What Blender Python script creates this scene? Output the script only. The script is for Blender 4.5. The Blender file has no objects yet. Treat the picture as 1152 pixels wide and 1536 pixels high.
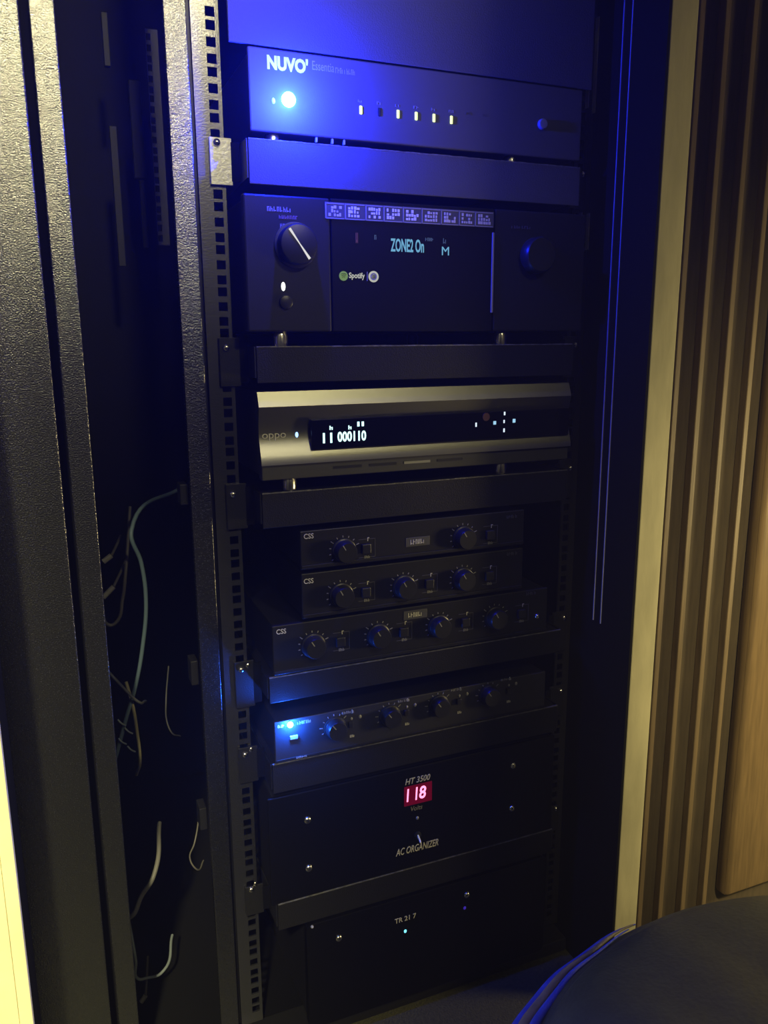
import bpy, bmesh, math, random
from mathutils import Matrix, Vector

# ------------------------------------------------------------------ camera
scene = bpy.context.scene
COL = scene.collection
cam_data = bpy.data.cameras.new('camera')
cam_data.sensor_fit = 'HORIZONTAL'
cam_data.sensor_width = 36.0
cam_data.lens = 37.5
cam_data.clip_start = 0.02
cam = bpy.data.objects.new('camera', cam_data)
COL.objects.link(cam)
right = Vector((0.92348344, -0.38358971, -0.0061049))
upv = Vector((0.08580544, 0.19101228, 0.97783012))
back = Vector((-0.37391946, -0.90353375, 0.20931076))
cam.matrix_world = Matrix(((right.x, upv.x, back.x, 0.0), (right.y, upv.y, back.y, -0.913),
                           (right.z, upv.z, back.z, 0.93), (0, 0, 0, 1)))
scene.camera = cam

# ------------------------------------------------------------------ exposure, world, haze, room lamps
scene.view_settings.view_transform = 'Standard'
scene.view_settings.look = 'None'
scene.view_settings.exposure = 0.0
scene.view_settings.gamma = 1.0
scene.view_settings.use_curve_mapping = False
scene.cycles.use_denoising = True
scene.cycles.volume_bounces = 0
scene.cycles.sample_clamp_indirect = 4.0

world = bpy.data.worlds.new('world')
scene.world = world
world.use_nodes = True
wn, wl = world.node_tree.nodes, world.node_tree.links
wn['Background'].inputs['Color'].default_value = (0.10, 0.10, 0.07, 1)
wn['Background'].inputs['Strength'].default_value = 0.0
haze = wn.new('ShaderNodeVolumeScatter')            # thin haze added to give the blue lamp its glare halo
haze.inputs['Color'].default_value = (1, 1, 1, 1)
haze.inputs['Density'].default_value = 0.026
haze.inputs['Anisotropy'].default_value = 0.55
wl.new(haze.outputs['Volume'], wn['World Output'].inputs['Volume'])


def area(name, loc, target, size, power, color, size_y=None, spread=None):
    d = bpy.data.lights.new(name, 'AREA')
    d.energy = power
    d.color = color
    d.shape = 'RECTANGLE' if size_y else 'DISK'
    d.size = size
    if size_y:
        d.size_y = size_y
    if spread:
        d.spread = spread
    o = bpy.data.objects.new(name, d)
    COL.objects.link(o)
    o.location = loc
    o.rotation_euler = (Vector(target) - Vector(loc)).to_track_quat('-Z', 'Y').to_euler()
    return o


WARM = (1.0, 0.90, 0.50)
def spot_lamp(name, loc, target, angle, power, color, radius):
    d = bpy.data.lights.new(name, 'SPOT')
    d.energy = power
    d.color = color
    d.spot_size = math.radians(angle)
    d.spot_blend = 1.0
    d.shadow_soft_size = radius
    o = bpy.data.objects.new(name, d)
    COL.objects.link(o)
    o.location = loc
    o.rotation_euler = (Vector(target) - Vector(loc)).to_track_quat('-Z', 'Y').to_euler()
    return o


spot_lamp('ceiling_lamp', (0.05, -3.0, 2.62), (-0.20, 0, 1.75), 30, 600, WARM, 0.12)
spot_lamp('ceiling_lamp', (0.58, -3.0, 2.66), (-0.05, 0, 1.95), 25, 560, WARM, 0.12)
spot_lamp('ceiling_lamp', (1.02, -2.9, 2.75), (0.12, 0, 0.74), 19, 105, WARM, 0.14)
spot_lamp('wall_lamp', (-0.75, -2.5, 2.6), (-0.38, -0.12, 0.35), 25, 1050, WARM, 0.10)   # ceiling spot over the left wall
spot_lamp('slat_fill', (0.35, -2.3, 2.6), (1.22, -0.12, 0.40), 23, 650, (1.0, 0.84, 0.42), 0.12)  # unseen fill added to light the slat sides and trim
area('side_lamp', (1.55, -0.54, 0.60), (0.75, -0.15, 0.40), 0.20, 8, (1.0, 0.80, 0.36))

# ------------------------------------------------------------------ materials
MATS = {}


def mat(name, color, rough=0.5, metal=0.0, bump=0.0, bscale=400.0, var=0.0, vscale=30.0, spec=0.5,
        stretch=None, emit=None, estr=0.0, rvar=0.0, ior=1.5):
    if name in MATS:
        return MATS[name]
    m = bpy.data.materials.new(name)
    m.use_nodes = True
    nt = m.node_tree
    b = nt.nodes['Principled BSDF']
    b.inputs['Base Color'].default_value = (*color, 1)
    b.inputs['Roughness'].default_value = rough
    b.inputs['Metallic'].default_value = metal
    b.inputs['Specular IOR Level'].default_value = spec
    b.inputs['IOR'].default_value = ior
    if emit:
        b.inputs['Emission Color'].default_value = (*emit, 1)
        b.inputs['Emission Strength'].default_value = estr
    if bump or var or rvar:
        tc = nt.nodes.new('ShaderNodeTexCoord')
        src = tc.outputs['Object']
        if stretch:
            mp = nt.nodes.new('ShaderNodeMapping')
            mp.inputs['Scale'].default_value = stretch
            nt.links.new(src, mp.inputs['Vector'])
            src = mp.outputs['Vector']
    if bump or rvar:
        n = nt.nodes.new('ShaderNodeTexNoise')
        n.inputs['Scale'].default_value = bscale
        n.inputs['Detail'].default_value = 3
        nt.links.new(src, n.inputs['Vector'])
        if bump:
            bp = nt.nodes.new('ShaderNodeBump')
            bp.inputs['Strength'].default_value = bump
            bp.inputs['Distance'].default_value = 0.002
            nt.links.new(n.outputs['Fac'], bp.inputs['Height'])
            nt.links.new(bp.outputs['Normal'], b.inputs['Normal'])
        if rvar:
            mr = nt.nodes.new('ShaderNodeMapRange')
            mr.inputs['To Min'].default_value = max(0.05, rough - rvar)
            mr.inputs['To Max'].default_value = min(1, rough + rvar)
            nt.links.new(n.outputs['Fac'], mr.inputs['Value'])
            nt.links.new(mr.outputs['Result'], b.inputs['Roughness'])
    if var:
        n2 = nt.nodes.new('ShaderNodeTexNoise')
        n2.inputs['Scale'].default_value = vscale
        n2.inputs['Detail'].default_value = 5
        nt.links.new(src, n2.inputs['Vector'])
        r = nt.nodes.new('ShaderNodeValToRGB')
        r.color_ramp.elements[0].position = 0.3
        r.color_ramp.elements[1].position = 0.7
        r.color_ramp.elements[0].color = (*[c * (1 - var) for c in color], 1)
        r.color_ramp.elements[1].color = (*[min(1, c * (1 + var)) for c in color], 1)
        nt.links.new(n2.outputs['Fac'], r.inputs['Fac'])
        nt.links.new(r.outputs['Color'], b.inputs['Base Color'])
    MATS[name] = m
    return m


def glow(name, color, strength):
    return mat(name, (0.02, 0.02, 0.02), 0.4, emit=color, estr=strength)


M_TEX = mat('textured_black_paint', (0.006, 0.0062, 0.005), 0.24, bump=0.32, bscale=650, var=0.25, vscale=300, rvar=0.12, spec=1.0, ior=2.0)
M_RAIL = mat('grey_rail_steel', (0.018, 0.018, 0.018), 0.27, metal=0.0, bump=0.1, bscale=500, spec=1.0, ior=2.0)
M_BLACK = mat('satin_black_metal', (0.012, 0.012, 0.013), 0.45, bump=0.08, bscale=600)
M_DEEP = mat('matt_black_inside', (0.005, 0.005, 0.005), 0.9, bump=0.05, bscale=300, spec=0.08)
M_TRAY = mat('shelf_black_paint', (0.013, 0.013, 0.013), 0.45, bump=0.25, bscale=700, rvar=0.1, spec=0.25)
M_LIP_GLINT = mat('lip_edge_glint', (0.11, 0.11, 0.11), 0.45, bump=0.4, bscale=500, var=0.6, vscale=160, spec=0.8)  # bright reflection along the lip tops, painted as paler metal
M_EAR = mat('shelf_ear_paint', (0.014, 0.014, 0.014), 0.45, bump=0.2, bscale=700, spec=0.3)
M_EAR_GLARE = mat('painted_ear_glare', (0.92, 0.91, 0.84), 0.42, metal=0.25, bump=0.3, bscale=260, var=0.15, vscale=120)  # glare on the top left ear, painted as a pale coat
M_FACE = mat('charcoal_faceplate', (0.015, 0.015, 0.015), 0.42, bump=0.06, bscale=900, spec=0.3)
M_GLOSS = mat('gloss_black_faceplate', (0.004, 0.004, 0.0045), 0.35, bump=0.03, bscale=300, spec=0.25)
M_UPPER = mat('glow_catching_grey', (0.10, 0.10, 0.10), 0.65, bump=0.3, bscale=700, spec=0.2)  # paler than the shelf paint so more of the blue glow shows
M_MIX = mat('slate_faceplate', (0.022, 0.022, 0.023), 0.5, bump=0.08, bscale=800)
M_NUVO = mat('dark_grey_faceplate', (0.085, 0.085, 0.09), 0.6, bump=0.08, bscale=800)
M_SILVER = mat('brushed_champagne_metal', (0.27, 0.265, 0.22), 0.35, metal=0.95, bump=0.05, bscale=90, stretch=(1, 8, 60))
M_SKIRT = mat('dark_grey_metal', (0.05, 0.05, 0.045), 0.5, bump=0.05, bscale=300)
M_SCREEN = mat('smoked_screen', (0.003, 0.003, 0.004), 0.12, spec=0.4, bump=0.01, bscale=50)
M_CHROME = mat('bright_screw_metal', (0.80, 0.78, 0.70), 0.22, metal=1.0, bump=0.05, bscale=900)
M_KNOB = mat('black_knob_plastic', (0.018, 0.018, 0.018), 0.35, bump=0.05, bscale=900)
M_PRINT = mat('white_print', (0.62, 0.61, 0.54), 0.6, var=0.05, vscale=500)
M_PRINTG = mat('grey_print', (0.28, 0.28, 0.26), 0.6, var=0.05, vscale=500)
M_PRINTR = mat('reddish_print', (0.20, 0.13, 0.13), 0.6, var=0.05, vscale=500)
M_BRIGHT = mat('bright_print', (0.88, 0.88, 0.78), 0.6, var=0.03, vscale=300)
M_STICK = mat('grey_sticker', (0.07, 0.07, 0.075), 0.5, var=0.1, vscale=300)
M_EDGE_GLINT = mat('painted_edge_glint', (0.55, 0.56, 0.56), 0.35, metal=0.2, bump=0.05, bscale=300)  # glints on the vertical edges, painted as pale metal
M_GREYP = mat('grey_plastic', (0.30, 0.30, 0.30), 0.5, bump=0.05, bscale=300)
M_BAR = mat('grey_rail_tone', (0.055, 0.055, 0.06), 0.5, bump=0.1, bscale=300)
M_STRIPD = mat('dark_strip_tone', (0.012, 0.012, 0.014), 0.6, bump=0.1, bscale=300, spec=0.15)
M_SHEEN_BLUE = mat('blue_sheen', (0.05, 0.09, 0.42), 0.35, bump=0.2, bscale=300, var=0.2, vscale=60)  # blue lamp's sheen on the leather rim, put in as colour
M_SHEEN_TAN = mat('tan_sheen', (0.22, 0.19, 0.09), 0.45, bump=0.2, bscale=300, var=0.2, vscale=60)  # warm reflection between the blue streaks, put in as colour
M_WALL = mat('cream_plaster', (0.84, 0.80, 0.50), 0.85, bump=0.15, bscale=60, var=0.10, vscale=9)
M_TRIM = mat('pale_limed_wood', (0.46, 0.43, 0.28), 0.7, bump=0.15, bscale=40, var=0.18, vscale=12, stretch=(3, 3, 0.8))
M_SLAT = mat('brown_slat_wood', (0.135, 0.095, 0.05), 0.55, bump=0.12, bscale=60, var=0.2, vscale=25, stretch=(6, 6, 0.6))
M_BACK = mat('dark_brown_backing', (0.060, 0.043, 0.022), 0.8, bump=0.1, bscale=80, var=0.2, vscale=30, stretch=(6, 6, 0.6))
M_BOARD = mat('tan_grained_wood', (0.17, 0.112, 0.05), 0.5, bump=0.1, bscale=50, var=0.2, vscale=30, stretch=(7, 7, 0.5))
M_FLOOR = mat('dark_olive_carpet', (0.05, 0.05, 0.022), 0.95, bump=0.8, bscale=350, var=0.25, vscale=200)
M_LEATHER = mat('black_leather', (0.062, 0.070, 0.022), 0.50, bump=0.25, bscale=220, var=0.12, vscale=60)
M_CEIL = mat('dark_ceiling_paint', (0.10, 0.10, 0.10), 0.9, bump=0.1, bscale=60)


def cable_mat(name, c):
    return mat(name, tuple(v * 0.45 for v in c), 0.5, bump=0.04, bscale=200, spec=0.3)


# ------------------------------------------------------------------ builders
class MB:
    def __init__(self):
        self.bm = bmesh.new()

    def box(self, x0, x1, y0, y1, z0, z1):
        vs = [self.bm.verts.new((x, y, z)) for x in (x0, x1) for y in (y0, y1) for z in (z0, z1)]
        for f in ((0, 1, 3, 2), (4, 6, 7, 5), (0, 4, 5, 1), (2, 3, 7, 6), (0, 2, 6, 4), (1, 5, 7, 3)):
            self.bm.faces.new([vs[i] for i in f])
        return self

    def prism(self, pts, axis, a0, a1):
        """extrude a closed outline along an axis; pts are in the two other axes, in x-y-z order."""
        def v(p, a):
            if axis == 'x':
                return (a, p[0], p[1])
            if axis == 'y':
                return (p[0], a, p[1])
            return (p[0], p[1], a)
        A = [self.bm.verts.new(v(p, a0)) for p in pts]
        B = [self.bm.verts.new(v(p, a1)) for p in pts]
        n = len(pts)
        self.bm.faces.new(A)
        self.bm.faces.new(B[::-1])
        for i in range(n):
            self.bm.faces.new((A[i], B[i], B[(i + 1) % n], A[(i + 1) % n]))
        return self

    def lathe(self, prof, cx, cz, n=20, axis='y', cy=0.0):
        """prof: list of (radius, y) from back to front around an axis along y; or (radius, z) around z."""
        rings = []
        for r, a in prof:
            ring = []
            for i in range(n):
                t = 2 * math.pi * i / n
                if axis == 'y':
                    ring.append(self.bm.verts.new((cx + r * math.cos(t), a, cz + r * math.sin(t))))
                else:
                    ring.append(self.bm.verts.new((cx + r * math.cos(t), cy + r * math.sin(t), a)))
            rings.append(ring)
        for A, B in zip(rings, rings[1:]):
            for i in range(n):
                self.bm.faces.new((A[i], A[(i + 1) % n], B[(i + 1) % n], B[i]))
        self.bm.faces.new(rings[0])
        self.bm.faces.new(rings[-1])
        return self

    def build(self, name, material, parent=None, bevel=0.0, smooth=False, seg=2):
        bmesh.ops.recalc_face_normals(self.bm, faces=self.bm.faces)
        if bevel:
            bmesh.ops.bevel(self.bm, geom=[e for e in self.bm.edges if e.calc_face_angle(0) > 0.5],
                            offset=bevel, segments=seg, affect='EDGES', profile=0.5)
        me = bpy.data.meshes.new(name)
        self.bm.to_mesh(me)
        self.bm.free()
        if smooth:
            for p in me.polygons:
                p.use_smooth = True
            me.set_sharp_from_angle(angle=math.radians(40))
        me.materials.append(material)
        o = bpy.data.objects.new(name, me)
        COL.objects.link(o)
        if parent is not None:
            o.parent = parent
            o.matrix_parent_inverse = parent.matrix_basis.inverted()
        return o


def tag(o, label, cat, group=None):
    o['label'] = label
    o['category'] = cat
    if group:
        o['group'] = group
    return o


def struct(o):
    o['kind'] = 'structure'
    return o


def thing(name, label, cat, loc, group=None):
    o = bpy.data.objects.new(name, None)
    o.empty_display_size = 0.02
    COL.objects.link(o)
    o.location = loc
    tag(o, label, cat, group)
    return o


def box(name, b, material, parent=None, bevel=0.0):
    return MB().box(*b).build(name, material, parent, bevel)


def text(name, body, x0, x1, z0, z1, y, material, parent, shear=0.0, heavy=0.0):
    """flat printed or lit lettering facing -y, fitted to the given width and height in metres."""
    cu = bpy.data.curves.new(name, 'FONT')
    cu.body = body
    cu.shear = shear
    cu.offset = heavy
    cu.extrude = 0.02
    cu.resolution_u = 3
    tmp = bpy.data.objects.new('tmp_lettering', cu)
    COL.objects.link(tmp)
    dg = bpy.context.evaluated_depsgraph_get()
    me = bpy.data.meshes.new_from_object(tmp.evaluated_get(dg))
    bpy.data.objects.remove(tmp)
    bpy.data.curves.remove(cu)
    xs = [v.co.x for v in me.vertices]
    ys = [v.co.y for v in me.vertices]
    ax, bx, ay, by = min(xs), max(xs), min(ys), max(ys)
    for v in me.vertices:
        X = x0 + (v.co.x - ax) / (bx - ax) * (x1 - x0)
        Z = z0 + (v.co.y - ay) / max(1e-6, by - ay) * (z1 - z0)
        v.co = Vector((X, y - 0.0004 + (0.0003 if v.co.z < 0 else 0.0), Z))
    me.materials.clear()
    me.materials.append(material)
    me.name = name
    o = bpy.data.objects.new(name, me)
    COL.objects.link(o)
    o.parent = parent
    o.matrix_parent_inverse = parent.matrix_basis.inverted()
    return o


def strokes(name, x0, x1, z0, z1, n, y, material, parent, seed=1):
    """tiny print too blurred to read: a row of small strokes."""
    rnd = random.Random(seed)
    mb = MB()
    w = (x1 - x0) / n
    h = z1 - z0
    for i in range(n):
        a = x0 + i * w
        k = rnd.choice((0, 1, 2, 3))
        mb.box(a + .1 * w, a + .36 * w, y - .0004, y, z0, z1 - (h * .25 if k == 0 else 0))
        if k in (1, 2, 3):
            zz = z0 + h * rnd.choice((.1, .45, .8))
            mb.box(a + .36 * w, a + .84 * w, y - .0004, y, zz, zz + h * .2)
        if k in (2, 3):
            mb.box(a + .62 * w, a + .86 * w, y - .0004, y, z0, z1 - (h * .3 if k == 3 else 0))
    return mb.build(name, material, parent)




def lens(name, x, z, rx, rz, y, material, parent):
    mb = MB()
    mb.lathe([(1, 0), (0.9, -0.35), (0.6, -0.75), (0.15, -1.0)], 0, 0, 14)
    for v in mb.bm.verts:
        v.co = Vector((x + v.co.x * rx, y + v.co.y * min(rx, rz) * 0.6, z + v.co.z * rz))
    return mb.build(name, material, parent, smooth=True)


def screw(x, z, y, parent, r=0.0045, material=None):
    """dome head with a cross slot."""
    mb = MB()
    mb.lathe([(r, y), (r, y - .0008), (r * .85, y - .0022), (r * .5, y - .0032), (r * .12, y - .0036)], x, z, 14)
    o = mb.build('screw', material or M_CHROME, parent, smooth=True)
    return o


def knob(x, z, r, d, y, parent, material=None, ang=0.6):
    k = MB().lathe([(r * 1.12, y), (r * 1.12, y - d * .15), (r, y - d * .2), (r * .96, y - d * .85), (r * .88, y - d), (r * .1, y - d)],
                   x, z, 24).build('knob', material or M_KNOB, parent, smooth=True)
    mb = MB()
    c, s = math.cos(ang), math.sin(ang)
    w = .0006
    pts = []
    for t, q in ((r * .35, w), (r * .85, w), (r * .85, -w), (r * .35, -w)):
        pts.append((x + c * t - s * q, z + s * t + c * q))
    mb.prism(pts, 'y', y - d - .0004, y - d + .0002)
    p = mb.build('knob_line', M_PRINTG, k)
    return k


def dial_marks(x, z, r, y, parent, a0=-40, a1=220, n=11, material=None):
    """printed scale ticks around a knob."""
    mb = MB()
    for i in range(n):
        t = math.radians(a0 + (a1 - a0) * i / (n - 1))
        c, s = math.cos(t), math.sin(t)
        w, l = .0005, (.0042 if i % 5 == 0 else .0024)
        pts = [(x + c * q - s * h, z + s * q + c * h) for q, h in ((r, w), (r + l, w), (r + l, -w), (r, -w))]
        mb.prism(pts, 'y', y - .0003, y)
    return mb.build('scale_lettering', material or M_PRINTG, parent)


def tube(name, pts, r, material, label=None, cat='cable', group=None, parent=None):
    cu = bpy.data.curves.new(name, 'CURVE')
    cu.dimensions = '3D'
    cu.bevel_depth = r
    cu.bevel_resolution = 3
    cu.use_fill_caps = True
    sp = cu.splines.new('BEZIER')
    sp.bezier_points.add(len(pts) - 1)
    for bp, p in zip(sp.bezier_points, pts):
        bp.co = p
        bp.handle_left_type = bp.handle_right_type = 'AUTO'
    tmp = bpy.data.objects.new('tmp_cable', cu)
    COL.objects.link(tmp)
    dg = bpy.context.evaluated_depsgraph_get()
    me = bpy.data.meshes.new_from_object(tmp.evaluated_get(dg))
    bpy.data.objects.remove(tmp)
    bpy.data.curves.remove(cu)
    for p in me.polygons:
        p.use_smooth = True
    me.materials.clear()
    me.materials.append(material)
    o = bpy.data.objects.new(name, me)
    COL.objects.link(o)
    if label:
        tag(o, label, cat, group)
    if parent:
        o.parent = parent
        o.matrix_parent_inverse = parent.matrix_basis.inverted()
    return o


FY = -0.036          # front plane of the trays and units, in front of the rack rails at y = 0

# ------------------------------------------------------------------ setting
struct(box('floor', (-2.2, 2.6, -3.6, 0.9, -0.05, 0.0), M_FLOOR))
struct(box('ceiling', (-2.2, 2.6, -3.6, 0.9, 2.85, 2.90), M_CEIL))
struct(box('wall_back', (-2.2, 2.6, 0.80, 0.9, 0, 2.85), M_DEEP))
struct(box('wall_left', (-2.2, -0.0842, -0.1205, 0.80, 0, 2.85), M_WALL, bevel=0.0002))
struct(box('trim_2', (-0.0845, -0.0715, -0.119, -0.106, 0, 2.85), M_WALL, bevel=0.0006))
struct(box('trim_4', (-0.0841, -0.0717, -0.1058, -0.022, 0, 2.85), M_DEEP))
WY = -0.12           # the wall right of the niche stands this far in front of the rack rails
struct(box('trim_1', (0.674, 0.7120, WY - .008, 0.02, 0, 2.85), M_TRIM, bevel=0.0012))
wr = struct(box('wall_right', (0.7125, 2.6, WY + .003, 0.80, 0, 2.85), M_BACK))
jamb = struct(box('trim_3', (0.6700, 0.6738, WY - .0082, 0.10, 0, 2.85), M_DEEP))
for y in (-0.051, -0.067):
    box('edge_glint', (0.6688, 0.6702, y - .0006, y + .0006, 0.55, 2.80), M_EDGE_GLINT, jamb)
slat_me = None
for sx in (0.7135, 0.7510, 0.7930, 0.8340):
    if slat_me is None:
        s = box('slat', (0, 0.0078, WY - 0.0085, WY + 0.0030, 0.0, 2.84), M_SLAT, wr, bevel=0.0010)
        slat_me = s.data
    else:
        s = bpy.data.objects.new('slat', slat_me)
        COL.objects.link(s)
        s.parent = wr
    s.location.x = sx
board = MB().prism([(0.8680, WY + .003), (0.8680, WY - .0130), (0.8730, WY - .019), (1.12, WY - .019), (1.12, WY + .003)], 'z', 0.113, 2.84)
board.build('board', M_BOARD, wr, bevel=0.005, smooth=True)

# ------------------------------------------------------------------ equipment rack
rack = thing('equipment_rack', 'tall black textured steel equipment rack with perforated rails between cream wall and pale wood trim', 'rack', (0.35, 0.0, 0.0))
box('frame_strip', (-0.0805, 0.0045, -0.020, 0.030, 0, 2.0), M_TEX, rack, bevel=0.0015)
box('frame_strip', (0.0130, 0.0360, -0.020, 0.010, 0, 2.0), M_TEX, rack, bevel=0.0012)
box('groove_channel', (0.0040, 0.0135, 0.006, 0.020, 0, 2.0), M_DEEP, rack)
box('side_panel', (-0.0800, -0.0400, 0.030, 0.700, 0, 2.0), M_DEEP, rack)
box('side_panel', (0.6750, 0.6900, 0.105, 0.700, 0, 2.0), M_DEEP, rack)
box('back_panel', (-0.0800, 0.6900, 0.700, 0.715, 0, 2.0), M_DEEP, rack)
box('roof_panel', (-0.0800, 0.6690, -0.015, 0.715, 2.0, 2.02), M_BLACK, rack)
box('base_panel', (-0.0390, 0.6690, 0.012, 0.690, 0.0, 0.022), M_DEEP, rack)
box('base_panel', (0.1400, 0.6690, -0.026, 0.0118, 0.0, 0.022), M_BLACK, rack, bevel=0.002)
box('corner_post', (0.1385, 0.1612, -0.007, 0.004, 0.02, 2.0), M_TEX, rack, bevel=0.0008)
box('glare_panel', (0.1975, 0.6400, FY + .002, FY + .005, 1.2262, 1.98), M_UPPER, rack, bevel=0.0008)  # added to catch blue lamp light where only glare shows
for ex, z0, z1 in ((0.6560, 1.215, 1.285), (0.6665, 1.21, 1.32), (0.6535, 1.045, 1.09), (0.6655, 1.045, 1.09)):
    box('glint_strip', (ex, ex + 0.0013, -0.006, 0.0004, z0, z1), M_EDGE_GLINT, rack)  # short pieces cut to where the edges glint


def rail(name, x0, h0, h1, x1, y, z0, z1, pitch0, material, parent, hole=0.0095, thick=0.0022):
    """a flat steel strip with real square holes in the 15.9 / 15.9 / 12.7 mm rack pattern."""
    U = 0.04445
    edges = [z0]
    k = math.floor((z0 - pitch0) / U) - 1
    while pitch0 + k * U < z1:
        for off in (0.00635, 0.022225, 0.0381):
            c = pitch0 + k * U + off
            if c - hole / 2 > z0 + .002 and c + hole / 2 < z1 - .002:
                edges += [c - hole / 2, c + hole / 2]
        k += 1
    edges.append(z1)
    bm = bmesh.new()
    X = [x0, h0, h1, x1]
    G = [[bm.verts.new((x, y, z)) for x in X] for z in edges]
    for j in range(len(edges) - 1):
        for i in range(3):
            if i == 1 and j % 2 == 1:
                continue
            bm.faces.new((G[j][i], G[j][i + 1], G[j + 1][i + 1], G[j + 1][i]))
    bmesh.ops.recalc_face_normals(bm, faces=bm.faces)
    r = bmesh.ops.extrude_face_region(bm, geom=bm.faces[:])
    for v in [g for g in r['geom'] if isinstance(g, bmesh.types.BMVert)]:
        v.co.y += thick
    bmesh.ops.recalc_face_normals(bm, faces=bm.faces)
    mb = MB()
    mb.bm.free()
    mb.bm = bm
    return mb.build(name, material, parent)


P0 = 1.2125
rail('mounting_rail', 0.1665, 0.1816, 0.1916, 0.1955, 0.0, 0.03, 1.98, P0, M_RAIL, rack)
rail('mounting_rail', 0.6450, 0.6490, 0.6585, 0.6690, 0.0, 0.03, 1.98, P0, M_BLACK, rack)
box('rail_flange', (0.1625, 0.1663, 0.006, 0.040, 0.03, 1.98), M_BLACK, rack)
# rear rail and strips deep inside, shaped only where light reaches them
rail('lit_rail_piece', 0.1855, 0.1862, 0.1930, 0.2040, 0.49, 1.085, 1.405, P0 + .01, M_BAR, rack, hole=0.010)
box('lit_strip_piece', (0.1550, 0.1735, 0.490, 0.500, 1.185, 1.330), M_STRIPD, rack, bevel=0.002)
box('lit_strip_piece', (0.1620, 0.1700, 0.492, 0.500, 1.080, 1.184), M_STRIPD, rack, bevel=0.001)
box('lit_strip_piece', (0.1220, 0.1310, 0.490, 0.500, 1.345, 1.420), M_STRIPD, rack, bevel=0.001)
box('lit_strip_piece', (0.1220, 0.1330, 0.490, 0.500, 1.050, 1.260), M_STRIPD, rack, bevel=0.001)
for z0, z1 in ((0.747, 0.771), (0.525, 0.556), (0.330, 0.360)):
    box('bracket', (0.1285, 0.1375, 0.006, 0.030, z0, z1), M_TRAY, rack, bevel=0.001)


# ------------------------------------------------------------------ trays
def tray(label, ztop, zbot, ear_mat, ear_z, screws, depth=0.42, lip=None):
    t = thing('rack_shelf', label, 'shelf', (0.42, 0.0, zbot), 'rack shelves')
    box('front_lip', (0.2130, 0.6270, FY, FY + .002, zbot, ztop), lip or M_TRAY, t, bevel=0.0007)
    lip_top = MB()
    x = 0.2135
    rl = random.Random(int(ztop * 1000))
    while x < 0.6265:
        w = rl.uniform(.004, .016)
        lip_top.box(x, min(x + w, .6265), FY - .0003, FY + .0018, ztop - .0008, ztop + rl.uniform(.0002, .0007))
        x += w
    lip_top.build('lip_glint', M_LIP_GLINT, t)  # broken strip of lighter colour for the lip's reflection
    box('tray_floor', (0.2140, 0.6260, FY + .0025, depth, ztop - .0035, ztop - .0015), M_BLACK, t)
    for a in (0.2110, 0.6275):
        MB().prism([(FY + .001, ztop), (FY + .001, zbot + .006), (0.10, zbot), (0.30, ztop - .012), (0.30, ztop)], 'x', a, a + .0015
                   ).build('side_flange', M_BLACK, t)
    for a, b, sx in ((0.1790, 0.2025, 0.1868), (0.6360, 0.6600, 0.6545)):
        ear = box('mounting_ear', (a, b, -.0042, -.0012, ear_z[0], ear_z[1]), ear_mat if a < .4 else M_EAR, t, bevel=0.0006)
        inner = b if a < .4 else a
        lo, hi = (inner - .001, 0.2112) if a < .4 else (0.6288, inner + .001)
        box('ear_web', (lo, hi, -.0045, -.0030, ear_z[0] + .004, ear_z[1] - .004), M_DEEP, t)
        for q in screws:
            screw(sx, q, -.0042, t, r=.0042)
    return t


tray_a = tray('black shelf with glare painted on its left ear, holding the topmost unit with NUVO lettering', 1.1365, 1.0920, M_EAR_GLARE, (1.0945, 1.1420), (1.1365,), lip=M_UPPER)
tray_b = tray('black shelf under the receiver with the big round knob', 0.9245, 0.8850, M_EAR, (0.8805, 0.9345), (0.9235,))
tray_c = tray('black shelf under the silver disc player', 0.7610, 0.7200, M_EAR, (0.7150, 0.7690), (0.7570,))
tray_d = tray('black shelf under the stack of three CSS amplifiers', 0.5370, 0.5040, M_EAR, (0.4900, 0.5500), (0.5400,))
tray_e = tray('black shelf under the mixer with the lower blue lamp', 0.4235, 0.3840, M_EAR, (0.3880, 0.4360), (0.4270,))
tray_f = tray('black shelf under the power unit reading 118 volts', 0.2280, 0.1900, M_EAR, (0.1980, 0.2400), (0.2360,))
for t, q in ((tray_d, (0.1955, 0.5437)), (tray_e, (0.1950, 0.4320)), (tray_f, (0.1925, 0.2420))):
    lens('thumb_screw', q[0], q[1], 0.0028, 0.0036, -0.0042, M_CHROME, t)


def feet(parent, xs, zb, zt, y=FY + .004, r=.0085):
    for x in xs:
        for yy in (y + r, .24):
            MB().lathe([(r, zb), (r, zb + (zt - zb) * .7), (r * .8, zt)], x, 0, 14, axis='z', cy=yy).build(
                'foot', M_CHROME if yy < .1 else M_KNOB, parent, smooth=True)


# ------------------------------------------------------------------ zone amplifier (top)
Y = FY
t = thing('zone_amplifier', 'dark grey zone amplifier with NUVO lettering, bright blue lamp and five small lit indicators', 'amplifier', (0.421, 0.0, 1.137))
box('body', (0.2190, 0.6230, Y + .006, 0.30, 1.1450, 1.2220), M_BLACK, t, bevel=0.002)
box('faceplate', (0.2160, 0.6260, Y, Y + .0058, 1.1440, 1.2240), M_NUVO, t, bevel=0.0015)
feet(t, (0.2420, 0.5340), 1.1365, 1.1448)
text('brand_lettering', "NUVO'", 0.2359, 0.2800, 1.2040, 1.2182, Y, M_BRIGHT, t, heavy=0.05)
text('product_lettering', 'Essentia', 0.2845, 0.3088, 1.2088, 1.2175, Y, M_PRINTG, t)
strokes('small_lettering', 0.3100, 0.3325, 1.2085, 1.2140, 9, Y, M_PRINTG, t, 3)
M_LED = glow('blue_lamp_glow', (0.10, 0.55, 1.0), 26.0)
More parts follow.
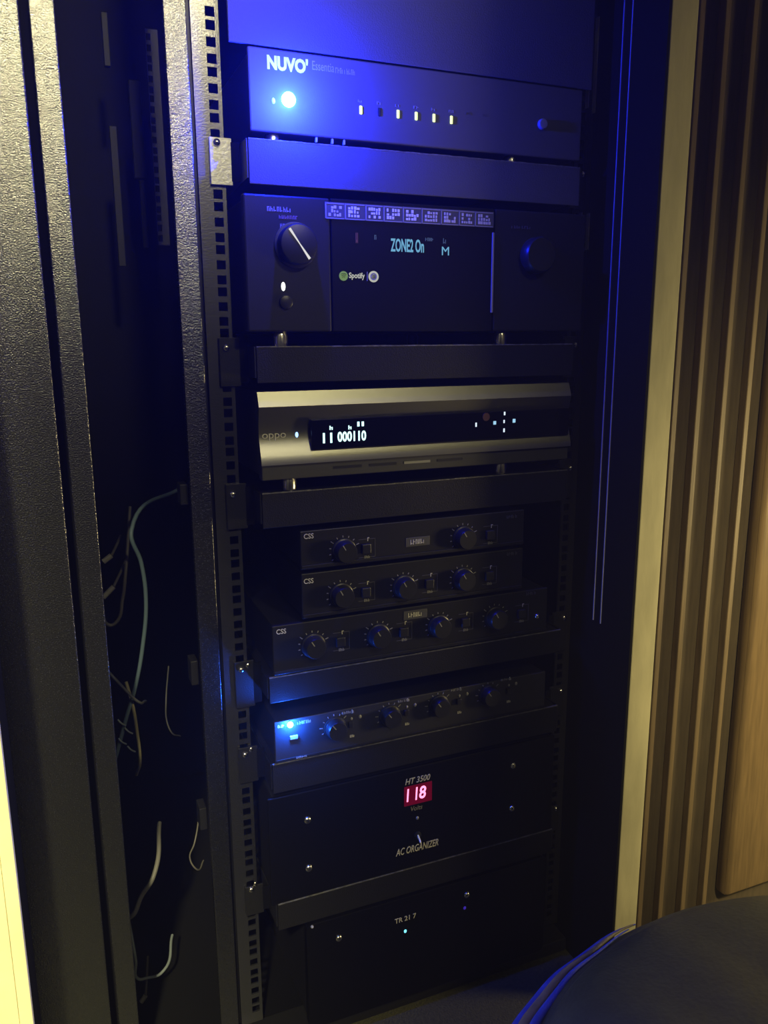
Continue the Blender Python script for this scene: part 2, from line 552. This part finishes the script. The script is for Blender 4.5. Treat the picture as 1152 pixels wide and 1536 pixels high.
led = MB().lathe([(0.0075, Y), (0.0075, Y - .002), (0.0062, Y - .0045), (0.0030, Y - .0062), (0.0005, Y - .0066)], 0.2575, 1.1770, 20).build('power_lamp', M_LED, t, smooth=True)


def lamp(name, loc, power, color, parent, radius=0.004, spot=None):
    d = bpy.data.lights.new(name, 'SPOT' if spot else 'POINT')
    d.energy = power
    d.color = color
    d.shadow_soft_size = radius
    if spot:
        d.spot_size = math.radians(spot)
        d.spot_blend = 0.6
    o = bpy.data.objects.new(name, d)
    COL.objects.link(o)
    o.location = loc
    o.rotation_euler = (math.radians(90), 0, math.radians(180))     # shines towards -y
    o.rotation_euler = Vector((0, -1, 0)).to_track_quat('-Z', 'Y').to_euler()
    o.parent = parent
    o.matrix_parent_inverse = parent.matrix_basis.inverted()
    return o


BLUE = (0.005, 0.014, 1.0)
lamp('lamp_light', (0.2575, Y - .0330, 1.1770), 12.0, BLUE, t)
lens('sensor', 0.2413, 1.1745, 0.0022, 0.0032, Y, M_PRINT, t)
M_GREEN = glow('indicator_yellow_green', (0.80, 1.0, 0.30), 2.2)
for i, x in enumerate((0.3385, 0.3605, 0.3825, 0.4045, 0.4265, 0.4485, 0.4705, 0.4925)):
    on = i in (0, 2, 3, 4, 5)
    if on:
        box('indicator', (x - .0016, x + .0016, Y - .0012, Y, 1.1705, 1.1790), M_GREEN, t, bevel=0.0007)
    elif i == 1:
        box('indicator', (x - .0016, x + .0016, Y - .0010, Y, 1.1705, 1.1790), M_FACE, t, bevel=0.0007)
    strokes('small_lettering', x - .0035, x + .0035, 1.1822, 1.1852, 2, Y, M_PRINTG if i < 6 else M_STICK, t, i)
MB().lathe([(0.0062, Y), (0.0060, Y - .003), (0.0050, Y - .0042), (0.0005, Y - .0044)], 0.5696, 1.1807, 20).build('round_button', M_GREYP, t, smooth=True)
for x in (0.287, 0.305, 0.3185):
    box('vent_tab', (x, x + .002, Y + .001, Y + .004, 1.1385, 1.1435), M_GREYP, t)

# ------------------------------------------------------------------ receiver
t = thing('receiver', 'black home theatre receiver with large round knob and display reading ZONE2 On', 'receiver', (0.42, 0.0, 0.9305))
box('body', (0.2080, 0.6360, Y + .012, 0.30, 0.9410, 1.0790), M_BLACK, t, bevel=0.002)
box('faceplate', (0.2050, 0.3010, Y, Y + .0118, 0.9405, 1.0825), M_FACE, t, bevel=0.002)
box('faceplate', (0.5085, 0.6390, Y, Y + .0118, 0.9405, 1.0825), M_FACE, t, bevel=0.002)
box('front_door', (0.3022, 0.5072, Y + .0002, Y + .0118, 0.9405, 1.0825), M_GLOSS, t, bevel=0.001)
feet(t, (0.2440, 0.5265), 0.9245, 0.9405)
# big knob
kx, kz = 0.2610, 1.0320
MB().lathe([(0.0240, Y), (0.0240, Y - .0015), (0.0222, Y - .002)], kx, kz, 40).build('knob_ring', M_BLACK, t, smooth=True)
k = MB().lathe([(0.0212, Y - .001), (0.0212, Y - .012), (0.0200, Y - .0145), (0.0185, Y - .0150), (0.0005, Y - .0150)], kx, kz, 40).build('knob', M_KNOB, t, smooth=True)
mb = MB()
dx, dz = 0.0108, -0.0152
ln = math.hypot(dx, dz)
ux, uz = dx / ln, dz / ln
pts = []
for a, w in ((-1.0, .0013), (0.0, .0005), (1.0, .0014)):
    pts.append((kx + .0002 + a * dx - uz * w, kz + a * dz + ux * w))
for a, w in ((1.0, -.0014), (0.0, -.0005), (-1.0, -.0013)):
    pts.append((kx + .0002 + a * dx - uz * w, kz + a * dz + ux * w))
mb.prism(pts, 'y', Y - .0156, Y - .0149)  # the knob's glint, built as a thin glowing bar
mb.build('knob_line', glow('knob_glint_white', (1.0, 0.98, 0.88), 0.75), k)['label'] = 'bright white line standing for a glint'
strokes('brand_lettering', 0.2303, 0.2585, 1.0655, 1.0705, 8, Y, M_PRINTG, t, 11)
strokes('small_lettering', 0.2430, 0.2645, 1.0585, 1.0622, 7, Y, M_PRINTR, t, 12)
strokes('small_lettering', 0.2440, 0.2500, 1.0490, 1.0535, 2, Y, M_PRINTG, t, 13)
lens('power_lamp', 0.2458, 0.9885, 0.0024, 0.0048, Y, glow('white_lamp_glow', (0.95, 1.0, 0.90), 2.0), t)
MB().lathe([(0.0075, Y), (0.0072, Y - .003), (0.0060, Y - .0036), (0.0005, Y - .0036)], 0.2480, 0.9720, 20).build('power_button', M_KNOB, t, smooth=True)
# feature sticker: a strip of nine framed cells of blurred print
cells = [0.2953, 0.3181, 0.3426, 0.3643, 0.3881, 0.4116, 0.4363, 0.4597, 0.4810, 0.5060]
box('feature_sticker', (0.3025 - .007, 0.5062, Y - .0008, Y - .0002, 1.0610, 1.0785), M_STICK, t)
rnd = random.Random(5)
for i in range(9):
    a, b = cells[i] + .0008, cells[i + 1] - .0008
    y1 = Y - .0008
    m = M_BRIGHT if 1 <= i <= 4 else M_PRINT
    fr = MB()
    fr.box(a - .0008, a + .0006, y1 - .0003, y1, 1.0615, 1.0780)
    fr.box(a, b, y1 - .0003, y1, 1.0765, 1.0778)
    fr.box(a, b, y1 - .0003, y1, 1.0612, 1.0624)
    fr.build('sticker_frame', M_PRINTG, t)
    w = b - a
    lb = MB()
    n = 5
    for c in range(n):
        xx = a + w * (.14 + .74 * c / n)
        for r in range(3):
            if rnd.random() < .72:
                zz = 1.0640 + r * .0040
                lb.box(xx, xx + w * .74 / n * rnd.uniform(.55, .95), y1 - .0003, y1, zz, zz + rnd.uniform(.002, .0036))
    lb.build('cell_lettering', m, t)
M_VFD = glow('cyan_display_glow', (0.22, 0.62, 0.90), 0.62)
M_VFDD = glow('dim_display_glow', (0.25, 0.42, 0.80), 0.16)
yd = Y + .0002
text('display_lettering', 'ZONE2 On', 0.3732, 0.4150, 1.0293, 1.0438, yd, M_VFD, t, heavy=0.022)
strokes('small_lettering', 0.4165, 0.4272, 1.0425, 1.0462, 4, yd, M_VFDD, t, 21)
strokes('small_lettering', 0.4395, 0.4450, 1.0405, 1.0465, 2, yd, M_VFDD, t, 22)
text('icon_lettering', 'M', 0.4382, 0.4475, 1.0275, 1.0370, yd, M_VFD, t)
strokes('small_lettering', 0.3305, 0.3340, 1.0370, 1.0480, 1, yd, glow('dim_red_print', (0.6, 0.2, 0.4), 0.10), t, 23)
strokes('small_lettering', 0.3530, 0.3562, 1.0415, 1.0465, 1, yd, M_VFDD, t, 24)
M_LOGO = glow('pale_logo_glow', (0.90, 0.92, 0.72), 0.5)  # logo print given its own glow
disc = MB().lathe([(0.0052, yd), (0.0052, yd - .0004), (0.0005, yd - .0004)], 0.3157, 1.0012, 24).build('logo', glow('leaf_green_logo_glow', (0.25, 0.42, 0.08), 0.55), t)
for q, rr in ((0, .0032), (1, .0024), (2, .0016)):
    mb = MB()
    zc = 1.0012 + .0020 - q * .0017
    P = [(0.3157 - rr + 2 * rr * i / 8, zc + .0010 * math.sin(math.pi * i / 8)) for i in range(9)]
    mb.prism(P + [(x, z - .0006) for x, z in P[::-1]], 'y', yd - .0007, yd - .0003)
    mb.build('logo_stripe', M_GLOSS, disc)
text('logo_lettering', 'Spotify', 0.3222, 0.3412, 0.9972, 1.0052, yd, M_LOGO, t, heavy=0.02)
box('divider_line', (0.3438, 0.3446, yd - .0003, yd, 0.9965, 1.0065), M_PRINTG, t)
MB().lathe([(0.0062, yd), (0.0062, yd - .0004), (0.0005, yd - .0004)], 0.3519, 1.0013, 24).build('logo', M_LOGO, t)
MB().lathe([(0.0040, yd - .0004), (0.0040, yd - .0006), (0.0026, yd - .0006), (0.0026, yd - .0004)], 0.3519, 1.0013, 24).build('logo_ring', M_PRINTG, t)
box('door_edge', (0.5045, 0.5075, Y - .0015, Y, 0.9625, 1.0555), M_GREYP, t, bevel=0.0006)['label'] = 'grey metal edge on the right side of the door'
MB().lathe([(0.0215, Y), (0.0215, Y - .012), (0.0190, Y - .015), (0.0005, Y - .015)], 0.5660, 1.0310, 40).build('knob', M_KNOB, t, smooth=True)
strokes('small_lettering', 0.5310, 0.5600, 1.0615, 1.0650, 8, Y, M_STICK, t, 31)

# ------------------------------------------------------------------ disc player
t = thing('disc_player', 'silver disc player with a long black display and cross of lit buttons', 'player', (0.42, 0.0, 0.761))
X0, X1 = 0.2135, 0.6280
box('body', (X0 + .003, X1 - .003, Y + .016, 0.28, 0.7790, 0.8755), M_SKIRT, t, bevel=0.001)
MB().prism([(Y + .0155, 0.8585), (Y, 0.8585), (Y + .0062, 0.8750), (Y + .0155, 0.8755)], 'x', X0, X1).build('top_trim', M_SILVER, t)
low = [(Y + .0055 * math.sin(math.pi * min(1, q / .9)) ** 1.2 - .0080 * max(0, q - .45) ** 1.5 if q < .9 else Y - .0080 * (q - .45) ** 1.5, 0.8584 - .0654 * q) for q in [i / 12 for i in range(13)]]
MB().prism([(Y + .0155, 0.7930)] + low[::-1] + [(Y + .0155, 0.8584)], 'x', X0, X1).build('faceplate', M_SILVER, t, smooth=True)
box('lower_panel', (X0 + .001, X1 - .001, Y + .001, Y + .0155, 0.7755, 0.7928), M_SKIRT, t, bevel=0.001)
feet(t, (0.2490, 0.5310), 0.7610, 0.7770)
box('display_window', (0.2727, 0.6240, Y - .0030, Y + .010, 0.8080, 0.8425), M_SCREEN, t, bevel=0.0008)
ys = Y - .0030
M_WHT = glow('white_display_glow', (0.62, 1.0, 0.95), 1.6)
text('display_lettering', '11', 0.2862, 0.2975, 0.8150, 0.8268, ys, M_WHT, t, heavy=0.02)
text('display_lettering', '000110', 0.3040, 0.3395, 0.8155, 0.8275, ys, M_WHT, t, heavy=0.03)
for x, z in ((0.2965, 0.8325), (0.3195, 0.8320)):
    strokes('small_lettering', x - .0025, x + .0025, z - .0025, z + .0022, 1, ys, M_WHT, t, 41)
for x in (0.3300, 0.3355):
    box('small_lettering', (x - .0014, x + .0014, ys - .0004, ys, 0.8325, 0.8380), M_WHT, t)
text('brand_lettering', 'oppo', 0.2170, 0.2445, 0.8200, 0.8285, Y + .0044, M_PRINT, t)
lens('power_lamp', 0.2576, 0.8255, 0.0018, 0.0032, Y + .0048, glow('blue_white_glow', (0.25, 0.45, 1.0), 3.0), t)
M_BTN = glow('button_white_glow', (0.75, 0.88, 1.0), 1.1)
M_BTNC = glow('button_cyan_glow', (0.40, 0.75, 1.0), 0.9)
for x, z, m, w, h in ((0.4860, 0.8274, M_BTN, .0011, .0026), (0.5125, 0.8286, M_BTNC, .0020, .0022), (0.5405, 0.8300, M_BTNC, .0020, .0024),
                      (0.5265, 0.8397, M_BTN, .0011, .0022), (0.5260, 0.8297, M_BTN, .0010, .0020), (0.5262, 0.8186, M_BTN, .0011, .0024)):
    box('touch_button', (x - w, x + w, ys - .0006, ys, z - h, z + h), m, t, bevel=0.0003)
MB().lathe([(0.0050, ys), (0.0050, ys - .0012), (0.0005, ys - .0012)], 0.4998, 0.8366, 18).build('stop_button', mat('dull_red_plastic', (0.10, 0.03, 0.02), 0.5, var=0.05), t)
for i in range(4):
    box('tray_slot', (0.300 + i * .045, 0.335 + i * .045, Y + .0004, Y + .002, 0.7838, 0.7868), M_GREYP if i == 2 else M_BLACK, t)


# ------------------------------------------------------------------ CSS amplifiers
def switch_box(t, x, z, y, h=.011, m=None):
    """push button inside a printed bracket, a tiny white mark above and a label below."""
    box('push_button', (x - .0058, x + .0058, y - .0045, y, z - .0060, z + .0060), M_KNOB, t, bevel=0.0010)
    br = MB()
    br.box(x - .0090, x + .0125, y - .0003, y, z + h, z + h + .0007)
    br.box(x + .0118, x + .0125, y - .0003, y, z - h, z + h)
    br.box(x - .0090, x + .0125, y - .0003, y, z - h - .0007, z - h)
    br.build('bracket_marking', M_STICK if m is None else m, t)
    strokes('small_lettering', x + .0020, x + .0055, z + h - .0022, z + h + .0022, 1, y, M_PRINT, t, 51)
    strokes('small_lettering', x - .0020, x + .0055, z - h - .0018, z - h + .0018, 3, y, M_PRINTG, t, 52)


def css(label, x0, x1, z0, z1, logo, knobs, switches, zk, right, screen=None):
    t = thing('amplifier', label, 'amplifier', ((x0 + x1) / 2, 0.0, z0), 'stacked half-dark CSS amplifiers')
    box('body', (x0 + .002, x1 - .002, Y + .0045, 0.26, z0 + .001, z1 - .001), M_BLACK, t, bevel=0.001)
    box('faceplate', (x0, x1, Y, Y + .0042, z0, z1), M_FACE, t, bevel=0.0012)
    box('bottom_ridge', (x0 + .0005, x1 - .0005, Y - .0014, Y, z0 + .0010, z0 + .0058), M_TRAY, t, bevel=0.0008)
    text('brand_lettering', 'CSS', logo[0], logo[0] + .0120, logo[1], logo[1] + .0062, Y, M_PRINT, t, heavy=0.01)
    for kx in knobs:
        knob(kx, zk, .0135, .014, Y, t, ang=2.1)
        dial_marks(kx, zk, .0165, Y, t, a0=20, a1=215, n=9, material=M_PRINTG)
    for sx in switches:
        switch_box(t, sx, zk, Y)
    strokes('small_lettering', right[0] - .008, right[0] + .008, right[1] - .0022, right[1] + .0022, 5, Y, M_STICK, t, 61)
    if screen:
        box('name_plate', (screen[0] - .0165, screen[0] + .0165, Y - .0006, Y, screen[1] - .0058, screen[1] + .0058), M_STICK, t, bevel=0.0004)
        strokes('plate_lettering', screen[0] - .0105, screen[0] + .0105, screen[1] - .0030, screen[1] + .0030, 6, Y - .0006, M_PRINT, t, 62)
    return t


css('topmost CSS amplifier, two knobs with a small lettered plate between them', 0.2565, 0.5620, 0.6655, 0.7128, (0.2610, 0.7032),
    (0.3105, 0.4720), (0.3385, 0.5100), 0.6840, (0.5432, 0.7050), (0.4080, 0.6855))
css('middle CSS amplifier of the stack, three knobs and no lettered plate', 0.2565, 0.5620, 0.6045, 0.6610, (0.2595, 0.6485),
    (0.3060, 0.3890, 0.4720), (0.3375, 0.4235, 0.5100), 0.6290, (0.5450, 0.6550))
u = css('lowest and widest CSS amplifier, four knobs, resting on the black shelf', 0.2190, 0.6030, 0.5385, 0.6010, (0.2240, 0.5905),
        (0.2690, 0.3540, 0.4380, 0.5210), (0.3035, 0.3880, 0.4760, 0.5610), 0.5700, (0.5765, 0.5960), (0.4050, 0.5905))
screw(0.5875, 0.5620, Y, u, r=.004)

# ------------------------------------------------------------------ mixer with blue lamp
t = thing('mixer', 'slim dark mixer with four knobs and a bright blue lamp at its end', 'mixer', (0.41, 0.0, 0.4235))
box('body', (0.2190, 0.6030, Y + .0045, 0.26, 0.4250, 0.4780), M_BLACK, t, bevel=0.001)
box('faceplate', (0.2170, 0.6050, Y, Y + .0042, 0.4246, 0.4790), M_MIX, t, bevel=0.0012)
box('bottom_ridge', (0.2175, 0.6045, Y - .0012, Y, 0.4250, 0.4285), M_TRAY, t, bevel=0.0006)
MB().lathe([(0.0042, Y), (0.0042, Y - .0015), (0.0030, Y - .0035), (0.0004, Y - .0042)], 0.2370, 0.4725, 16).build('power_lamp', glow('blue_lamp_glow_small', (0.12, 0.55, 1.0), 9.0), t, smooth=True)
lamp('lamp_light', (0.2370, Y - .0080, 0.4725), 1.5, (0.012, 0.11, 1.0), t, radius=.003)
box('push_button', (0.2360, 0.2460, Y - .003, Y, 0.4530, 0.4580), M_GREYP, t, bevel=0.0008)
strokes('small_lettering', 0.2215, 0.2300, 0.4708, 0.4745, 4, Y, M_PRINT, t, 71)
strokes('small_lettering', 0.2460, 0.2650, 0.4705, 0.4745, 7, Y, M_PRINTG, t, 72)
strokes('small_lettering', 0.2430, 0.2570, 0.4258, 0.4282, 4, Y - .0012, M_PRINTG, t, 73)
for i, kx in enumerate((0.2945, 0.3690, 0.4390, 0.5140)):
    knob(kx, 0.4570 + .0012 * i, .0130, .013, Y, t, ang=2.2)
    dial_marks(kx, 0.4570 + .0012 * i, .0158, Y, t, a0=40, a1=200, n=7, material=M_PRINTG)
for i, sx in enumerate((0.3150, 0.3915, 0.4680, 0.5440)):
    zc = 0.4575 + .0014 * i
    box('push_button', (sx - .0030, sx + .0030, Y - .004, Y, zc - .0040, zc + .0040), M_KNOB, t, bevel=0.0008)
    strokes('small_lettering', sx - .011, sx + .0055, zc + .0152, zc + .0185, 6, Y, M_PRINTG, t, 80 + i)
    strokes('small_lettering', sx + .0022, sx + .0055, zc + .0145, zc + .0190, 1, Y, M_PRINT, t, 81)
    strokes('small_lettering', sx - .001, sx + .0055, zc - .0185, zc - .0150, 2, Y, M_PRINT, t, 84)
    lens('indicator', sx + .0135, zc + .0075, .0020, .0026, Y, M_GREYP, t)
    lens('indicator', sx + .0020, zc + .0070, .0016, .0020, Y, M_GREYP, t)

# ------------------------------------------------------------------ power conditioner
t = thing('power_conditioner', 'gloss black power unit with red digits 118 and the words AC ORGANIZER', 'power unit', (0.415, 0.0, 0.228))
box('body', (0.2125, 0.6220, Y + .006, 0.34, 0.2290, 0.3760), M_BLACK, t, bevel=0.002)
box('faceplate', (0.2050, 0.6250, Y, Y + .0058, 0.2285, 0.3780), M_GLOSS, t, bevel=0.0015)
for x, z in ((0.2554, 0.3379), (0.2553, 0.2693), (0.5570, 0.3462), (0.5569, 0.2797)):
    screw(x, z, Y, t, r=.0050)
text('model_lettering', 'HT 3500', 0.3908, 0.4275, 0.3545, 0.3632, Y, M_PRINT, t, shear=0.25, heavy=0.01)
box('display_window', (0.3890, 0.4300, Y - .0010, Y, 0.3235, 0.3520), mat('red_filter_screen', (0.05, 0.002, 0.008), 0.2, emit=(0.30, 0.0, 0.03), estr=0.28), t, bevel=0.0005)
for body, a, b in (('1', 0.3925, 0.3958), ('1', 0.4052, 0.4085), ('8', 0.4108, 0.4210)):
    text('digit_lettering', body, a, b, 0.3300, 0.3485, Y - .0010, glow('red_digit_glow', (1.0, 0.22, 0.40), 2.6), t, shear=0.1, heavy=0.02)
text('unit_lettering', 'Volts', 0.3990, 0.4160, 0.3140, 0.3205, Y, M_PRINTG, t, shear=0.2)
lens('indicator', 0.4087, 0.3016, .0022, .0026, Y, M_GREYP, t)
sw = MB().lathe([(0.0050, Y), (0.0050, Y - .002), (0.0035, Y - .0025)], 0.4088, 0.2765, 16).build('switch', M_BLACK, t, smooth=True)
MB().prism([(Y - .002, 0.2750), (Y - .002, 0.2782), (Y - .011, 0.2722), (Y - .011, 0.2700)], 'x', 0.4076, 0.4098).build('toggle', M_BRIGHT, sw, bevel=0.0005)  # pale colour stands in for the glint on the toggle
text('product_lettering', 'AC ORGANIZER', 0.3770, 0.4405, 0.2520, 0.2625, Y, M_PRINT, t, shear=0.25, heavy=0.008)

# ------------------------------------------------------------------ power amplifier at the bottom
t = thing('power_amplifier', 'black unit with rounded corners and TR 21 7 lettering at the rack foot', 'amplifier', (0.42, 0.0, 0.022))


def rrect(x0, x1, z0, z1, r, n=5):
    P = []
    for cx, cz, a in ((x1 - r, z1 - r, 0), (x0 + r, z1 - r, 90), (x0 + r, z0 + r, 180), (x1 - r, z0 + r, 270)):
        for i in range(n + 1):
            q = math.radians(a + 90 * i / n)
            P.append((cx + r * math.cos(q), cz + r * math.sin(q)))
    return P


box('body', (0.2540, 0.6160, Y + .0125, 0.36, 0.0230, 0.1800), M_BLACK, t, bevel=0.002)
MB().prism(rrect(0.2500, 0.6200, 0.0240, 0.1850, .009), 'y', Y, Y + .0122).build('faceplate', M_GLOSS, t, bevel=0.0012)
for x, z in ((0.2938, 0.1530), (0.4862, 0.1607)):
    screw(x, z, Y, t, r=.0048)
screw(0.2575, 0.1822, Y + .0005, t, r=.0020, material=M_GREYP)
text('model_lettering', 'TR 21 7', 0.3749, 0.4071, 0.1485, 0.1560, Y, M_PRINT, t, heavy=0.01)
lens('indicator', 0.3909, 0.1320, .0020, .0026, Y, glow('cyan_indicator_glow', (0.15, 0.75, 1.0), 2.2), t)
lens('indicator', 0.4834, 0.1400, .0022, .0026, Y, glow('violet_indicator_glow', (0.10, 0.04, 0.9), 0.35), t)

# ------------------------------------------------------------------ cables in the side opening
CY = 0.10
tube('network_cable', [(0.16, .20, .735), (.0800, CY, .702), (.0888, CY, .6584), (.0912, CY, .6098), (.0830, CY, .5482), (.0704, CY, .4954), (.0569, CY, .4561),
                       (.0441, CY, .4165), (.030, .12, .36)], .0026, cable_mat('slate_blue_cable', (0.16, 0.24, 0.30)),
     'long slate blue cable bowing down through the open side of the rack')
tube('audio_cable', [(.085, .16, .72), (.0700, .12, .640), (.0644, .12, .6089), (.0534, .12, .5778), (.0452, .12, .5764), (.0380, .12, .600), (.020, .14, .64)], .0022,
     cable_mat('grey_cable', (0.18, 0.17, 0.15)), 'grey cable hanging in a small loop beside the long blue cable')
tube('signal_cable', [(.020, .13, .54), (.0434, .09, .5184), (.0559, .09, .4998), (.0686, .09, .4818), (.085, .14, .455)], .0018,
     cable_mat('dim_grey_cable', (0.16, 0.17, 0.18)), 'thin grey cable crossing the blue cable at a slant')
tube('power_cable', [(.060, .11, .500), (.0653, .10, .4704), (.0684, .10, .4303), (.0694, .10, .3948), (.066, .14, .350)], .0021,
     cable_mat('pale_yellow_cable', (0.50, 0.45, 0.25)), 'short pale yellow cord dropping below the cable crossing')
tube('jumper_wire', [(.118, .14, .500), (.1071, .10, .4653), (.1065, .10, .4416), (.1114, .10, .4234), (.125, .12, .405)], .0010,
     cable_mat('dull_wire', (0.14, 0.14, 0.14)), 'hair-thin dull wire curving beside the corner post, halfway down')
tube('jumper_wire', [(.145, .12, .285), (.1312, .09, .2593), (.1237, .09, .2386), (.1326, .09, .2173), (.146, .12, .208)], .0011,
     cable_mat('pale_wire', (0.30, 0.28, 0.24)), 'thin pale wire hooked around the corner post, low down')
tube('ribbon_cable', [(.095, .18, .245), (.0749, .10, .2162), (.0573, .10, .1903), (.0452, .10, .1660), (.030, .12, .150)], .0032,
     cable_mat('pale_grey_cable', (0.32, 0.31, 0.28)), 'thick pale grey cable slanting near the foot of the opening')
tube('patch_cable', [(.040, .13, .135), (.0435, .10, .0946), (.0446, .10, .0640), (.0560, .10, .0612), (.0760, .10, .0625), (.100, .16, .07)], .0020,
     cable_mat('pale_blue_cable', (0.36, 0.42, 0.44)), 'pale bluish cable bent like an L at the very bottom of the opening')
rnd = random.Random(9)


def plug(label, x, z, ang, ln):
    p = thing('cable_plug', label, 'plug', (x, 0.10, z), 'plugs in the rack side opening')
    c, s = math.cos(ang), math.sin(ang)
    tube('shell', [(x - c * ln / 2, .10, z - s * ln / 2), (x, .10, z), (x + c * ln / 2, .10, z + s * ln / 2)], .0034, cable_mat('white_plug_plastic', (0.45, 0.44, 0.38)), parent=p)
    tube('tail', [(x + c * ln / 2, .10, z + s * ln / 2), (x + c * ln, .115, z + s * ln), (x + c * ln * 2.2, .16, z + s * ln * 2.0)], .0018, cable_mat('grey_cable', (0.18, 0.17, 0.15)), parent=p)


plug('small white plug above the grey cable loop, the upper of two', 0.0490, 0.6690, 0.6, .012)
plug('white plug with a slanting grey tail, just below the other plug', 0.0470, 0.6260, 0.75, .018)
plug('lone white plug low down, just above the floor', 0.0493, 0.0297, 0.9, .010)
for i in range(4):
    z = .452 - i * .013
    x = .048 + .003 * rnd.random() + (.008 if i % 2 else 0)
    tube('cable_tie', [(x - .004, .094, z + .005), (x, .092, z), (x + .005, .094, z - .005)], .0011, cable_mat('pale_blue_cable', (0.36, 0.42, 0.44)),
         ('topmost', 'second', 'third', 'lowest')[i] + ' of four tiny pale tie ends sticking out beside the blue cable', 'cable tie', 'tie ends by the blue cable')

# ------------------------------------------------------------------ leather pouf in front
px, py = 0.56, -0.65
pouf = thing('leather_pouf', 'round dark leather pouf with blue and tan edge piping on the floor before the rack', 'seat', (px, py, 0.0))


def rumple(mb, amount, seed):
    """uneven soft leather: slow waves around the pouf."""
    for v in mb.bm.verts:
        a = math.atan2(v.co.y - py, v.co.x - px)
        d = math.hypot(v.co.x - px, v.co.y - py)
        w = math.sin(3 * a + seed) + .7 * math.sin(7 * a + 2 * seed + 9 * d) + .5 * math.sin(13 * a - seed + 23 * d)
        v.co.z += amount * w * min(1, v.co.z / .2)
        v.co.z += .085 * max(0.0, v.co.x - px) * min(1, v.co.z / .3)      # fuller stuffing on one side
        if d > .01:
            v.co.x += (v.co.x - px) / d * amount * .6 * math.sin(5 * a + seed)
            v.co.y += (v.co.y - py) / d * amount * .6 * math.sin(5 * a + seed)
    return mb


prof = [(.20, .012), (.310, .012), (.328, .03), (.341, .10), (.345, .18), (.345, .262), (.342, .285), (.335, .301), (.324, .3130), (.314, .3185)]
rumple(MB().lathe(prof, px, 0, 120, axis='z', cy=py), .0012, 1).build('side_cover', M_LEATHER, pouf, smooth=True)
top = [(.3145, .3165), (.3135, .3192)]
for i in range(16):
    q = .310 * (1 - i / 15.5)
    top.append((q, .3205 + .049 * max(0.0, 1 - (q / .314) ** 3.0) ** .8))
rumple(MB().lathe(top, px, 0, 120, axis='z', cy=py), .0012, 1).build('seat_cushion', M_LEATHER, pouf, smooth=True)


def sheen(name, R, z, r, m, a0, a1, label):
    """lamp sheen along part of the rim, shaped as a cord, thinning out to nothing at its far end."""
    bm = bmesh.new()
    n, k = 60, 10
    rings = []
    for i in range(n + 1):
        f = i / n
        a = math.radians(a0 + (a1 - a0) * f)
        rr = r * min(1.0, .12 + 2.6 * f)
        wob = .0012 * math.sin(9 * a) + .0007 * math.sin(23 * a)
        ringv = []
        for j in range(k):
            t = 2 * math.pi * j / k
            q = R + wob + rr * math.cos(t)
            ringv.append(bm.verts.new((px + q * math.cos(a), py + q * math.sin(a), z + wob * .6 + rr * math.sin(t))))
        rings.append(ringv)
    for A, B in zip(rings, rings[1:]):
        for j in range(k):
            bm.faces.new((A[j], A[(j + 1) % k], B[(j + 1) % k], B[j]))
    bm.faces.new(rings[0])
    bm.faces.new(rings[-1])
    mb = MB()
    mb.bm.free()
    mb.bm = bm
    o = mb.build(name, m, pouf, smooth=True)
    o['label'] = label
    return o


sheen('edge_sheen', .3420, .2970, .0060, M_SHEEN_BLUE, 92, 190, 'outer blue sheen on the rim')  # lamp sheen on the rim, modelled as coloured cords
sheen('edge_sheen', .3330, .3070, .0062, M_SHEEN_TAN, 94, 190, 'tan sheen between two blue ones')
sheen('edge_sheen', .3225, .3155, .0048, M_SHEEN_BLUE, 97, 190, 'inner blue sheen on the rim')
